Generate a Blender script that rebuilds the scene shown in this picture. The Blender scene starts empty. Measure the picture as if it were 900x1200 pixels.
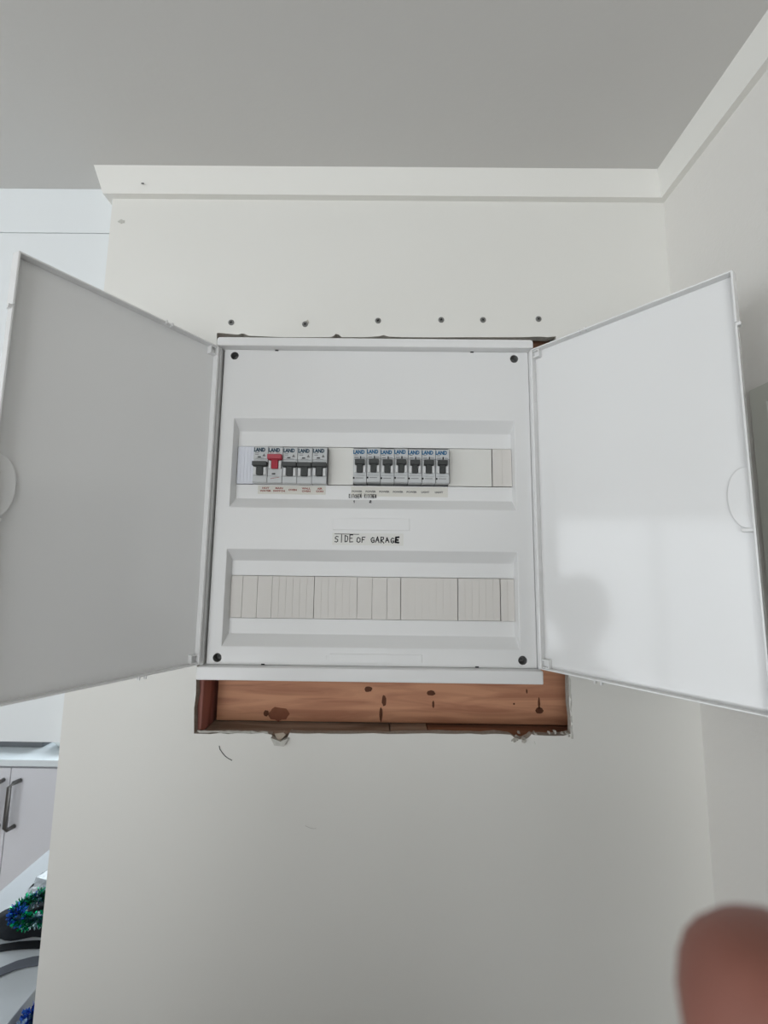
import bpy, bmesh, math, random
from mathutils import Vector, Matrix, Euler

random.seed(7)
SC = bpy.context.scene
COL = SC.collection

# ------------------------------------------------------------------ camera
CAM_Z = 1.87
PITCH, YAW, ROLL = 0.117247, -0.005529, 0.012274
F_PX = 491.575


def camera_axes():
    f = Vector((math.sin(YAW) * math.cos(PITCH), math.cos(YAW) * math.cos(PITCH), math.sin(PITCH)))
    r = Vector((math.cos(YAW), -math.sin(YAW), 0))
    u = r.cross(f)
    r2 = math.cos(ROLL) * r + math.sin(ROLL) * u
    u2 = -math.sin(ROLL) * r + math.cos(ROLL) * u
    return r2, u2, f


cam_data = bpy.data.cameras.new('camera')
cam_data.sensor_fit = 'VERTICAL'
cam_data.sensor_height = 36.0
cam_data.lens = 36.0 * F_PX / 1200.0
cam_data.clip_start = 0.005
cam_data.dof.use_dof = True
cam_data.dof.focus_distance = 0.53
cam_data.dof.aperture_fstop = 11.0
cam = bpy.data.objects.new('camera', cam_data)
COL.objects.link(cam)
_r, _u, _f = camera_axes()
cam.matrix_world = Matrix(((_r.x, _u.x, -_f.x, 0), (_r.y, _u.y, -_f.y, 0), (_r.z, _u.z, -_f.z, CAM_Z), (0, 0, 0, 1)))
SC.camera = cam

# ------------------------------------------------------------------ world, daylight, exposure
world = bpy.data.worlds.new('world')
SC.world = world
world.use_nodes = True
world.node_tree.nodes['Background'].inputs[0].default_value = (0.80, 0.90, 1.0, 1)
world.node_tree.nodes['Background'].inputs[1].default_value = 2.0


def window_daylight(name, loc, rot, sx, sy, power, colour):
    d = bpy.data.lights.new(name, 'AREA')
    d.shape = 'RECTANGLE'
    d.size, d.size_y = sx, sy
    d.energy = power
    d.color = colour
    o = bpy.data.objects.new(name, d)
    COL.objects.link(o)
    o.location = loc
    o.rotation_euler = rot
    return o


H = math.pi / 2
# daylight entering by the glazed doors behind the viewer, the side window and the kitchen window
window_daylight('daylight_glazed_doors', (-1.25, -3.12, 1.15), (H, 0, 0), 2.3, 2.0, 45, (1.0, 0.995, 0.975))
window_daylight('daylight_side_window', (-3.62, -1.50, 1.25), (0, -H, 0), 2.2, 2.6, 38, (0.99, 1.0, 0.99))
window_daylight('daylight_kitchen_window', (-2.0, 2.86, 1.62), (-H, 0, 0), 1.5, 1.0, 34, (0.84, 0.94, 1.0))

SC.view_settings.view_transform = 'Standard'
SC.view_settings.look = 'None'
SC.view_settings.gamma = 1.0
SC.view_settings.use_curve_mapping = False
SC.view_settings.exposure = -0.16


# ------------------------------------------------------------------ materials
def material(name, base, rough=0.5, spec=0.5, metal=0.0, noise=None, bump=None, coat=0.0):
    """noise = (scale, amount, second colour or None); bump = (scale, strength, distance)"""
    m = bpy.data.materials.new(name)
    m.use_nodes = True
    nt = m.node_tree
    b = nt.nodes['Principled BSDF']
    b.inputs['Base Color'].default_value = (*base, 1)
    b.inputs['Roughness'].default_value = rough
    b.inputs['Specular IOR Level'].default_value = spec
    b.inputs['Metallic'].default_value = metal
    if coat:
        b.inputs['Coat Weight'].default_value = coat
        b.inputs['Coat Roughness'].default_value = 0.05
    if noise or bump:
        tc = nt.nodes.new('ShaderNodeTexCoord')
    if noise:
        sc, amt, second = noise
        n = nt.nodes.new('ShaderNodeTexNoise')
        n.inputs['Scale'].default_value = sc
        n.inputs['Detail'].default_value = 4
        nt.links.new(tc.outputs['Object'], n.inputs['Vector'])
        mx = nt.nodes.new('ShaderNodeMix')
        mx.data_type = 'RGBA'
        if second is None:
            second = tuple(c * (1 - amt) for c in base)
        mx.inputs[6].default_value = (*base, 1)
        mx.inputs[7].default_value = (*second, 1)
        nt.links.new(n.outputs['Fac'], mx.inputs[0])
        nt.links.new(mx.outputs[2], b.inputs['Base Color'])
    if bump:
        sc, st, dist = bump
        n2 = nt.nodes.new('ShaderNodeTexNoise')
        n2.inputs['Scale'].default_value = sc
        n2.inputs['Detail'].default_value = 3
        nt.links.new(tc.outputs['Object'], n2.inputs['Vector'])
        bp = nt.nodes.new('ShaderNodeBump')
        bp.inputs['Strength'].default_value = st
        bp.inputs['Distance'].default_value = dist
        nt.links.new(n2.outputs['Fac'], bp.inputs['Height'])
        nt.links.new(bp.outputs['Normal'], b.inputs['Normal'])
    return m


def timber(name, light, dark, scale=(1.2, 14, 14), knots=True, rough=0.65):
    m = bpy.data.materials.new(name)
    m.use_nodes = True
    nt = m.node_tree
    b = nt.nodes['Principled BSDF']
    b.inputs['Roughness'].default_value = rough
    tc = nt.nodes.new('ShaderNodeTexCoord')
    mp = nt.nodes.new('ShaderNodeMapping')
    mp.inputs['Scale'].default_value = scale
    nt.links.new(tc.outputs['Object'], mp.inputs['Vector'])
    n = nt.nodes.new('ShaderNodeTexNoise')
    n.inputs['Scale'].default_value = 6
    n.inputs['Detail'].default_value = 5
    n.inputs['Distortion'].default_value = 1.2
    nt.links.new(mp.outputs[0], n.inputs['Vector'])
    cr = nt.nodes.new('ShaderNodeValToRGB')
    cr.color_ramp.elements[0].position = 0.33
    cr.color_ramp.elements[0].color = (*dark, 1)
    cr.color_ramp.elements[1].position = 0.62
    cr.color_ramp.elements[1].color = (*light, 1)
    nt.links.new(n.outputs['Fac'], cr.inputs[0])
    nt.links.new(cr.outputs[0], b.inputs['Base Color'])
    return m


M = {}
M['wall'] = material('wall_paint', (0.80, 0.79, 0.75), 0.55, 0.3, noise=(3.0, 0.03, None), bump=(90, 0.06, 0.002))
M['wall_right'] = material('wall_paint_side', (0.80, 0.78, 0.745), 0.55, 0.3, noise=(3.0, 0.03, None), bump=(160, 0.18, 0.002))
M['lining'] = material('shade_grey_lining', (0.58, 0.585, 0.53), 0.5, 0.3)  # grey chosen so the jamb reads as dark as if shaded
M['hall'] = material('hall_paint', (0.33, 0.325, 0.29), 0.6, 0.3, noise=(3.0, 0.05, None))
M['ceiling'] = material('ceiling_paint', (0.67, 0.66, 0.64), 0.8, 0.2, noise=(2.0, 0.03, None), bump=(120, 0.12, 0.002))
M['cornice'] = material('cornice_paint', (0.82, 0.81, 0.77), 0.45, 0.35, bump=(60, 0.05, 0.002))
M['laminate'] = material('white_laminate', (0.80, 0.83, 0.84), 0.35, 0.4)
M['gypsum'] = material('torn_plaster', (0.62, 0.60, 0.55), 0.9, 0.1, noise=(300, 0.5, (0.35, 0.33, 0.29)), bump=(400, 0.6, 0.003))
M['paper'] = material('torn_plaster_paper', (0.66, 0.65, 0.60), 0.85, 0.1, noise=(200, 0.3, None))
M['floor'] = material('floor_boards', (0.20, 0.155, 0.12), 0.4, 0.4, noise=(4, 0.25, None))
M['plastic'] = material('white_plastic', (0.80, 0.80, 0.795), 0.32, 0.45)
M['cover'] = material('white_cover_plastic', (0.79, 0.79, 0.785), 0.35, 0.45)
M['gloss'] = material('glossy_white_door', (0.80, 0.80, 0.795), 0.10, 0.5)
M['blank'] = material('cream_blanking_plastic', (0.70, 0.675, 0.64), 0.45, 0.4)
M['blank_cool'] = material('cool_white_blanking_plastic', (0.71, 0.73, 0.79), 0.4, 0.4)
M['blank_warm'] = material('ivory_blanking_plastic', (0.74, 0.735, 0.70), 0.4, 0.4)
M['dark_hole'] = material('dark_recess', (0.16, 0.16, 0.155), 0.6, 0.3)
M['black'] = material('black_print', (0.012, 0.012, 0.014), 0.5, 0.3)
M['breaker'] = material('breaker_grey', (0.55, 0.565, 0.57), 0.42, 0.4)
M['breaker_side'] = material('breaker_seam', (0.10, 0.10, 0.11), 0.6, 0.3)
M['cheek'] = material('breaker_light_frame', (0.68, 0.69, 0.69), 0.4, 0.4)
M['toggle'] = material('toggle_dark_grey', (0.042, 0.046, 0.045), 0.5, 0.4)
M['toggle_red'] = material('toggle_red', (0.38, 0.010, 0.032), 0.35, 0.45)
M['logo_dark'] = material('logo_dark_blue', (0.02, 0.055, 0.09), 0.5, 0.3)
M['logo_blue'] = material('logo_blue', (0.015, 0.12, 0.25), 0.5, 0.3)
M['print_grey'] = material('print_grey', (0.17, 0.17, 0.17), 0.6, 0.2)
M['print_red'] = material('print_red', (0.33, 0.10, 0.085), 0.6, 0.2)
M['label'] = material('label_paper', (0.70, 0.685, 0.63), 0.6, 0.3)
M['label_tape'] = material('label_tape', (0.74, 0.735, 0.70), 0.3, 0.4)
M['ink'] = material('marker_ink', (0.015, 0.015, 0.018), 0.5, 0.3)
M['pencil'] = material('pencil_mark', (0.10, 0.10, 0.10), 0.8, 0.1)
M['steel'] = material('screw_steel', (0.30, 0.30, 0.29), 0.35, 0.5, metal=0.85)
M['pine'] = timber('pine_board', (0.66, 0.33, 0.19), (0.47, 0.205, 0.115))
M['stud'] = timber('red_treated_stud', (0.52, 0.225, 0.19), (0.33, 0.12, 0.10), (14, 14, 1.2))
M['grey_wood'] = timber('weathered_timber', (0.42, 0.35, 0.28), (0.22, 0.175, 0.135))
M['brown_wood'] = timber('brown_timber', (0.36, 0.19, 0.115), (0.20, 0.095, 0.055))
M['knot'] = material('timber_knot', (0.17, 0.065, 0.035), 0.7, 0.2, noise=(120, 0.5, None))
M['knot_pale'] = material('timber_pale_knot', (0.33, 0.125, 0.07), 0.7, 0.2, noise=(90, 0.45, None))
M['skin'] = material('skin', (0.26, 0.10, 0.073), 0.5, 0.4, noise=(60, 0.12, None), bump=(500, 0.1, 0.001))
M['jumper'] = material('dark_jumper', (0.06, 0.065, 0.08), 0.9, 0.2)
M['trousers'] = material('dark_trousers', (0.05, 0.055, 0.07), 0.9, 0.2)
M['hair'] = material('brown_hair', (0.05, 0.03, 0.02), 0.6, 0.4)
M['lips'] = material('lips', (0.35, 0.12, 0.10), 0.5, 0.4)
M['nail'] = material('nail', (0.50, 0.29, 0.24), 0.3, 0.5)
M['handle'] = material('brushed_handle', (0.19, 0.185, 0.18), 0.35, 0.5, metal=0.8)
M['worktop'] = material('pale_worktop', (0.76, 0.80, 0.82), 0.14, 0.5)
M['bench'] = material('white_bench_laminate', (0.62, 0.64, 0.67), 0.6, 0.3)
M['cabinet'] = material('cabinet_white', (0.70, 0.69, 0.72), 0.4, 0.4)
M['kick'] = material('kickboard', (0.30, 0.29, 0.29), 0.5, 0.3)
M['pan'] = material('grey_pan', (0.13, 0.14, 0.15), 0.45, 0.4)
M['ceramic'] = material('pale_ceramic', (0.70, 0.74, 0.74), 0.2, 0.5)
M['bag'] = material('black_cloth', (0.016, 0.019, 0.024), 0.85, 0.2, bump=(40, 0.4, 0.01))
M['strap_black'] = material('black_webbing', (0.012, 0.013, 0.016), 0.85, 0.2)
M['strap_grey'] = material('grey_webbing', (0.15, 0.16, 0.19), 0.85, 0.2)
M['bag_clear'] = material('grey_plastic_wrap', (0.42, 0.45, 0.48), 0.25, 0.5, bump=(30, 0.5, 0.01))
M['tinsel_green'] = material('tinsel_green', (0.0, 0.42, 0.17), 0.22, 0.5, metal=0.85)
M['tinsel_blue'] = material('tinsel_blue', (0.03, 0.13, 0.62), 0.22, 0.5, metal=0.85)
M['tinsel_silver'] = material('tinsel_silver', (0.60, 0.75, 0.85), 0.2, 0.5, metal=0.9)
M['tinsel_core'] = material('tinsel_core', (0.01, 0.05, 0.08), 0.6, 0.3)
M['frame'] = material('window_frame_paint', (0.80, 0.80, 0.80), 0.4, 0.4)


# ------------------------------------------------------------------ helpers
class MB:
    """collects shapes and builds ONE mesh object"""

    def __init__(self):
        self.v, self.f, self.mi = [], [], []

    def box(self, x0, x1, y0, y1, z0, z1, mi=0, mat=None):
        b = len(self.v)
        pts = [(x, y, z) for z in (z0, z1) for y in (y0, y1) for x in (x0, x1)]
        if mat is not None:
            pts = [tuple(mat @ Vector(p)) for p in pts]
        self.v += pts
        for q in ((0, 2, 3, 1), (4, 5, 7, 6), (0, 1, 5, 4), (2, 6, 7, 3), (0, 4, 6, 2), (1, 3, 7, 5)):
            self.f.append(tuple(b + i for i in q))
            self.mi.append(mi)
        return self

    def prism(self, poly, axis, a0, a1, mi=0, mat=None):
        """poly: 2D points; axis 'x','y' or 'z' is the extrusion axis"""
        b = len(self.v)
        n = len(poly)

        def p3(p, a):
            return {'x': (a, p[0], p[1]), 'y': (p[0], a, p[1]), 'z': (p[0], p[1], a)}[axis]
        pts = [p3(p, a0) for p in poly] + [p3(p, a1) for p in poly]
        if mat is not None:
            pts = [tuple(mat @ Vector(p)) for p in pts]
        self.v += pts
        self.f.append(tuple(b + i for i in range(n)))
        self.f.append(tuple(b + n + i for i in reversed(range(n))))
        self.mi += [mi, mi]
        for i in range(n):
            j = (i + 1) % n
            self.f.append((b + i, b + n + i, b + n + j, b + j))
            self.mi.append(mi)
        return self

    def tube(self, pts, rad, seg=8, mi=0):
        """round tube along pts, rad a number or a list"""
        pts = [Vector(p) for p in pts]
        n = len(pts)
        rs = rad if isinstance(rad, (list, tuple)) else [rad] * n
        b = len(self.v)
        up = Vector((0.13, 0.31, 0.94))
        for i, p in enumerate(pts):
            t = (pts[min(i + 1, n - 1)] - pts[max(i - 1, 0)]).normalized()
            a = t.cross(up)
            if a.length < 1e-3:
                a = t.cross(Vector((1, 0, 0)))
            a.normalize()
            c = t.cross(a)
            for k in range(seg):
                w = 2 * math.pi * k / seg
                self.v.append(tuple(p + (a * math.cos(w) + c * math.sin(w)) * rs[i]))
        for i in range(n - 1):
            for k in range(seg):
                l = (k + 1) % seg
                self.f.append((b + i * seg + k, b + i * seg + l, b + (i + 1) * seg + l, b + (i + 1) * seg + k))
                self.mi.append(mi)
        self.f.append(tuple(b + k for k in reversed(range(seg))))
        self.f.append(tuple(b + (n - 1) * seg + k for k in range(seg)))
        self.mi += [mi, mi]
        return self

    def ribbon(self, pts, width, thick, side, mi=0):
        """flat strip along pts, `side` = direction of its width, solid"""
        pts = [Vector(p) for p in pts]
        b = len(self.v)
        n = len(pts)
        for i, p in enumerate(pts):
            t = (pts[min(i + 1, n - 1)] - pts[max(i - 1, 0)]).normalized()
            s = side[i] if isinstance(side, list) else side
            s = (Vector(s) - t * Vector(s).dot(t)).normalized()
            nn = t.cross(s).normalized()
            for ds, dn in ((-.5, -.5), (.5, -.5), (.5, .5), (-.5, .5)):
                self.v.append(tuple(p + s * ds * width + nn * dn * thick))
        for i in range(n - 1):
            for k in range(4):
                l = (k + 1) % 4
                self.f.append((b + i * 4 + k, b + i * 4 + l, b + (i + 1) * 4 + l, b + (i + 1) * 4 + k))
                self.mi.append(mi)
        self.f.append((b + 3, b + 2, b + 1, b))
        e = b + (n - 1) * 4
        self.f.append((e, e + 1, e + 2, e + 3))
        self.mi += [mi, mi]
        return self

    def mesh(self, name, mats):
        me = bpy.data.meshes.new(name)
        me.from_pydata([tuple(p) for p in self.v], [], self.f)
        for m in (mats if isinstance(mats, (list, tuple)) else [mats]):
            me.materials.append(M[m] if isinstance(m, str) else m)
        for p, i in zip(me.polygons, self.mi):
            p.material_index = i
        bm = bmesh.new()
        bm.from_mesh(me)
        bmesh.ops.recalc_face_normals(bm, faces=bm.faces)
        bm.to_mesh(me)
        bm.free()
        me.update()
        return me

    def build(self, name, mats, parent=None, bevel=0.0, smooth=False, seg=2):
        o = bpy.data.objects.new(name, self.mesh(name, mats))
        COL.objects.link(o)
        if parent is not None:
            o.parent = parent
        if bevel:
            md = o.modifiers.new('bevel', 'BEVEL')
            md.width = bevel
            md.segments = seg
            md.limit_method = 'ANGLE'
            md.harden_normals = False
        if smooth:
            for p in o.data.polygons:
                p.use_smooth = True
        return o


def empty(name, loc=(0, 0, 0), rotz=0.0):
    o = bpy.data.objects.new(name, None)
    COL.objects.link(o)
    o.empty_display_size = 0.02
    o.location = loc
    o.rotation_euler = (0, 0, rotz)
    return o


def tag(o, label=None, cat=None, group=None, kind=None):
    if label:
        o['label'] = label
    if cat:
        o['category'] = cat
    if group:
        o['group'] = group
    if kind:
        o['kind'] = kind
    return o


def structure(o, label=None, cat=None):
    return tag(o, label, cat, kind='structure')


def filled_sheet(bm, loops, y):
    """flat sheet in a plane of constant y with outer loop loops[0] and holes loops[1:], points (x, z)"""
    edges, rings = [], []
    for lp in loops:
        vs = [bm.verts.new((p[0], y, p[1])) for p in lp]
        rings.append(vs)
        for i in range(len(vs)):
            edges.append(bm.edges.new((vs[i], vs[(i + 1) % len(vs)])))
    res = bmesh.ops.triangle_fill(bm, use_beauty=True, use_dissolve=False, edges=edges, normal=(0, -1, 0))
    faces = [g for g in res['geom'] if isinstance(g, bmesh.types.BMFace)]
    for f in faces:
        if f.normal.y > 0:
            f.normal_flip()
    return rings, faces


def bm_object(bm, name, mats, parent=None):
    me = bpy.data.meshes.new(name)
    bm.to_mesh(me)
    bm.free()
    for m in (mats if isinstance(mats, (list, tuple)) else [mats]):
        me.materials.append(M[m])
    o = bpy.data.objects.new(name, me)
    COL.objects.link(o)
    if parent is not None:
        o.parent = parent
    return o


_dg = None


def text_mesh(txt, size, mat, name, extrude=0.00012, squeeze=1.0, bold=0.00012):
    """printed lettering as a thin mesh standing in the XZ plane facing -Y, centred"""
    cu = bpy.data.curves.new(name, 'FONT')
    cu.body = txt
    cu.size = size
    cu.align_x = 'CENTER'
    cu.align_y = 'CENTER'
    cu.extrude = extrude
    cu.resolution_u = 2
    cu.offset = bold
    o = bpy.data.objects.new('tmp_text', cu)
    COL.objects.link(o)
    dg = bpy.context.evaluated_depsgraph_get()
    me = bpy.data.meshes.new_from_object(o.evaluated_get(dg))
    bpy.data.objects.remove(o)
    me.transform(Matrix.Rotation(H, 4, 'X') @ Matrix.Scale(squeeze, 4, (1, 0, 0)))
    me.name = name
    me.materials.clear()
    me.materials.append(M[mat])
    return me


def put(name, me, loc, parent=None, rot=None):
    o = bpy.data.objects.new(name, me)
    COL.objects.link(o)
    o.location = loc
    if rot:
        o.rotation_euler = rot
    if parent is not None:
        o.parent = parent
    return o


# ------------------------------------------------------------------ the room
WY = 0.5265            # front face of the wall that carries the board
WXL, WXR = -0.3853, 0.3779
CEIL = 2.3995
HOLE_L, HOLE_R, HOLE_B, HOLE_T = -0.2262, 0.2222, 1.6655, 2.1693


def jagged(p0, p1, n, amp, ax):
    out = []
    for i in range(n):
        t = i / n
        p = [p0[0] + (p1[0] - p0[0]) * t, p0[1] + (p1[1] - p0[1]) * t]
        if 0 < i:
            p[ax] += random.uniform(-amp, amp)
        out.append(tuple(p))
    return out


hole = []
hole += jagged((HOLE_L, HOLE_B - 0.002), (-0.134, HOLE_B), 9, 0.0010, 1)
hole += [(-0.1335, HOLE_B - 0.002), (-0.131, HOLE_B - 0.010), (-0.127, HOLE_B - 0.0125), (-0.119, HOLE_B - 0.011),
         (-0.114, HOLE_B - 0.004), (-0.112, HOLE_B + 0.0005)]
hole += jagged((-0.110, HOLE_B), (0.150, HOLE_B + 0.0025), 16, 0.0006, 1)
hole += [(0.151, HOLE_B + 0.002), (0.155, HOLE_B - 0.0015), (0.160, HOLE_B - 0.003), (0.167, HOLE_B - 0.0035),
         (0.172, HOLE_B - 0.001), (0.176, HOLE_B + 0.003)]
hole += jagged((0.178, HOLE_B + 0.002), (HOLE_R + 0.001, HOLE_B + 0.002), 5, 0.001, 1)
hole += jagged((HOLE_R, HOLE_B + 0.004), (HOLE_R, HOLE_T), 30, 0.0011, 0)
hole += jagged((HOLE_R, HOLE_T), (0.170, HOLE_T - 0.002), 5, 0.0008, 1)
top_edge = [(0.12, 2.1672), (0.06, 2.1663), (0.02, 2.1662), (0.000, 2.1668), (-0.006, 2.1690), (-0.012, 2.1672), (-0.03, 2.1657),
            (-0.062, 2.1655), (-0.066, 2.1690), (-0.070, 2.1700), (-0.073, 2.1668), (-0.078, 2.1652), (-0.14, 2.1645),
            (-0.186, 2.1662), (-0.192, 2.1690), (-0.196, 2.1692), (-0.200, 2.1678), (-0.215, 2.1690), (-0.226, 2.1700)]
hole += top_edge
hole += jagged((-0.2285, HOLE_T), (HOLE_L - 0.001, HOLE_B + 0.01), 30, 0.0007, 0)

bm = bmesh.new()
outer = [(WXL, 0.0), (WXR, 0.0), (WXR, CEIL), (WXL, CEIL)]
rings, faces = filled_sheet(bm, [outer, hole], WY)
r0 = rings[1]
back = [bm.verts.new((v.co.x + random.uniform(-.0008, .0008), WY + 0.010, v.co.z + random.uniform(-.0008, .0008))) for v in r0]
for i in range(len(r0)):
    j = (i + 1) % len(r0)
    f = bm.faces.new((r0[i], r0[j], back[j], back[i]))
    f.material_index = 1
ro = rings[0]
ob = [bm.verts.new((v.co.x, WY + 0.115, v.co.z)) for v in ro]
for i in range(4):
    j = (i + 1) % 4
    bm.faces.new((ro[j], ro[i], ob[i], ob[j]))
bm.faces.new((ob[0], ob[1], ob[2], ob[3]))
wall_back = structure(bm_object(bm, 'wall_back', ['wall', 'gypsum']), 'off-white plaster wall carrying the electrical board', 'wall')

# framing timber inside the hole
b = MB().box(-0.2180, 0.30, 0.572, 0.617, 1.6622, 1.7425)
board = b.build('timber_board', 'pine', wall_back, bevel=0.001)
board['label'] = 'orange pine board with knots behind the hole'
MB().box(-0.2650, -0.2225, WY + 0.0105, 0.627, 1.40, 2.30).build('timber_stud', 'stud', wall_back, bevel=0.002)
MB().box(0.3020, 0.3450, WY + 0.0105, 0.627, 1.40, 2.30).build('timber_stud', 'stud', wall_back, bevel=0.002)
MB().box(-0.2215, 0.0070, WY + 0.0110, 0.627, 1.60, 1.6612).build('timber_ledge', 'grey_wood', wall_back, bevel=0.001)
MB().box(0.0080, 0.0545, WY + 0.0105, 0.627, 1.60, 1.6618).build('timber_block', 'grey_wood', wall_back, bevel=0.001)
MB().box(0.0555, 0.3000, WY + 0.0115, 0.627, 1.60, 1.6606).build('timber_ledge', 'brown_wood', wall_back, bevel=0.001)
MB().box(-0.2215, 0.2250, 0.552, 0.597, 2.147, 2.250).build('timber_noggin', 'brown_wood', wall_back, bevel=0.001)
# knots and splits in the pine board


def blob(name, cx, cz, rx, rz, y, mat, parent, n=14, amp=0.25, thick=0.0006):
    poly = []
    for i in range(n):
        a = 2 * math.pi * i / n
        k = 1 + random.uniform(-amp, amp)
        poly.append((cx + rx * k * math.cos(a), cz + rz * k * math.sin(a)))
    return MB().prism(poly, 'y', y - thick, y + thick).build(name, mat, parent)


for cx, cz, rx, rz in ((-0.137, 1.6715, 0.013, 0.0088), (-0.1535, 1.6720, 0.0035, 0.004), (0.000, 1.690, 0.003, 0.007),
                       (-0.004, 1.672, 0.0022, 0.009), (-0.0210, 1.704, 0.005, 0.0035), (0.0610, 1.7000, 0.006, 0.0035),
                       (0.0640, 1.686, 0.0014, 0.0045), (0.2020, 1.6800, 0.005, 0.0040), (0.2015, 1.6885, 0.0014, 0.008),
                       (0.1690, 1.688, 0.0012, 0.0012), (0.1860, 1.704, 0.001, 0.003)):
    blob('knot', cx, cz, rx, rz, 0.572, 'knot' if rx < 0.01 else 'knot_pale', board, 16, 0.14, 0.0003)

# torn plaster around the hole
ch = MB()
ch.prism([(-0.1335, 1.6615), (-0.129, 1.6530), (-0.1175, 1.6520), (-0.1125, 1.6610), (-0.122, 1.6575)], 'y', WY - 0.004, WY + 0.003)
ch.build('torn_plaster_flap', 'paper', wall_back)
MB().prism([(-0.1300, 1.6650), (-0.124, 1.6555), (-0.1165, 1.6640), (-0.119, 1.6665)], 'y', WY - 0.0012, WY + 0.006).build('torn_plaster_flap', 'grey_wood', wall_back)
for i in range(16):
    if i < 11:
        cx, cz, s = random.uniform(0.153, 0.180), random.uniform(1.6585, 1.6700), random.uniform(0.0014, 0.0034)
    else:
        cx, cz, s = random.uniform(0.195, 0.221), random.uniform(1.667, 1.6715), random.uniform(0.0012, 0.0026)
    bmc = bmesh.new()
    bmesh.ops.create_icosphere(bmc, subdivisions=1, radius=s)
    for v in bmc.verts:
        v.co *= random.uniform(0.6, 1.35)
        v.co += Vector((cx, WY + random.uniform(-0.0015, 0.005), cz))
    bm_object(bmc, 'plaster_crumb', 'gypsum' if i % 3 else 'paper', wall_back)
lip = []
for i in range(22):
    t = i / 21
    lip.append((-0.223 + 0.085 * t, WY + 0.0005 + 0.003 * random.random(), 1.6653 + random.uniform(-.0004, .0004)))
MB().tube(lip, [0.0008 + 0.0006 * random.random() for _ in lip], 5).build('torn_plaster_edge', 'paper', wall_back)
rag = [(0.2235 + random.uniform(-.0006, .0010), WY + 0.001, 1.664 + 0.083 * i / 15) for i in range(16)]
MB().tube(rag, [0.0008 + 0.0012 * random.random() for _ in rag], 5).build('torn_plaster_edge', 'paper', wall_back)
# marks on the paint
mark = [(-0.1951, WY - .0002, 1.6501), (-0.1940, WY - .0002, 1.6462), (-0.1910, WY - .0002, 1.6425), (-0.1874, WY - .0002, 1.6388),
        (-0.1835, WY - .0002, 1.6362), (-0.1790, WY - .0002, 1.6341)]
MB().ribbon(mark, 0.0009, 0.0002, (1, 0, 0.6)).build('pencil_mark', 'pencil', wall_back)
blob('filler_smear', -0.3700, 2.3310, 0.0045, 0.0028, WY - 0.0001, 'paper', wall_back, 12, 0.3, 0.0004)
sc_ = [(-0.0900 + 0.013 * t, WY - .0002, 1.5640 - 0.003 * math.sin(t * 2.0)) for t in [i / 6 for i in range(7)]]
MB().ribbon(sc_, 0.0005, 0.0002, (0, 0, 1)).build('scratch', 'paper', wall_back)
blob('nail_dent', -0.336, 2.3757, 0.0022, 0.0010, WY - 0.0142, 'print_grey', wall_back, 8, 0.3, 0.0003)

# right wall with a doorway nearer the viewer
DY1, DY0, DZ = 0.4180, -0.42, 2.050
w = MB()
w.box(WXR, WXR + 0.10, DY1, 0.70, 0, CEIL)
w.box(WXR, WXR + 0.10, DY0, DY1, DZ, CEIL)
w.box(WXR, WXR + 0.10, -3.0, DY0, 0, CEIL)
structure(w.build('wall_right', 'wall_right'), 'off-white side wall with a doorway at right', 'wall')
dl = MB().box(WXR - 0.004, WXR + 0.104, DY1 - 0.018, DY1 - 0.0002, 0, DZ - 0.018).box(WXR - 0.004, WXR + 0.104, DY0, DY0 + 0.018, 0, DZ - 0.018).box(WXR - 0.004, WXR + 0.104, DY0, DY1, DZ - 0.018, DZ - 0.0002)  # lining added over the jamb to darken it, shade put into its colour
structure(dl.build('door_1', 'lining'), 'added lining of the doorway at right, grey standing in for shade', 'door frame')
h = MB()
h.box(1.45, 1.55, -1.6, 1.3, 0, CEIL)
h.box(WXR + 0.10, 1.45, 1.2, 1.3, 0, CEIL)
h.box(WXR + 0.10, 1.45, -1.6, -1.5, 0, CEIL)
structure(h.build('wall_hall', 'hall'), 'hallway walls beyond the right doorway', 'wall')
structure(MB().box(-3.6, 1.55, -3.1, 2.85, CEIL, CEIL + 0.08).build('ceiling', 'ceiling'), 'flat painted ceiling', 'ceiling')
structure(MB().box(-3.6, 1.55, -3.1, 2.85, -0.08, 0).build('floor', 'floor'), 'brown floor', 'floor')

# cornice: splayed moulding, one run on each wall, mitred in the corner
CT, CL, CH = 0.018, 0.0085, 0.0335


def cornice(name, prof_pts):
    return prof_pts


def cornice_run(name, a, bpt, label):
    """a, b: functions giving end points for an offset d from the wall"""
    prof = [(0.0, CEIL - CH), (CL, CEIL - CH), (CT, CEIL), (0.0, CEIL)]
    mb = MB()
    n = len(prof)
    mb.v = [(*a(d), z) for d, z in prof] + [(*bpt(d), z) for d, z in prof]
    mb.f = [tuple(range(n)), tuple(range(2 * n - 1, n - 1, -1))] + [(i, n + i, n + (i + 1) % n, (i + 1) % n) for i in range(n)]
    mb.mi = [0] * len(mb.f)
    return structure(mb.build(name, 'cornice'), label, 'cornice')


cornice_run('trim_1', lambda d: (WXL - d * 0.95, WY - d), lambda d: (WXR - d, WY - d), 'white splayed cornice above the board')
cornice_run('trim_2', lambda d: (WXR - d, WY - d), lambda d: (WXR - d, -3.0), 'white splayed cornice along the right wall')
cornice_run('trim_3', lambda d: (WXL - d * 0.95, WY - d), lambda d: (WXL - d * 0.95, WY + 0.019), 'cornice return at the wall end')

# bulkhead panel beside the wall end, with a filler strip above a joint line
HY = WY + 0.019
structure(MB().box(-3.5, WXL, HY, HY + 0.33, 1.6432, 2.3290).build('wall_left', 'laminate', bevel=0.0008), 'smooth white bulkhead left of the wall', 'wall')
structure(MB().box(-3.5, WXL, HY, HY + 0.33, 2.3302, CEIL).build('trim_4', 'laminate', bevel=0.0008), 'white filler strip along the ceiling', 'trim')

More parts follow.
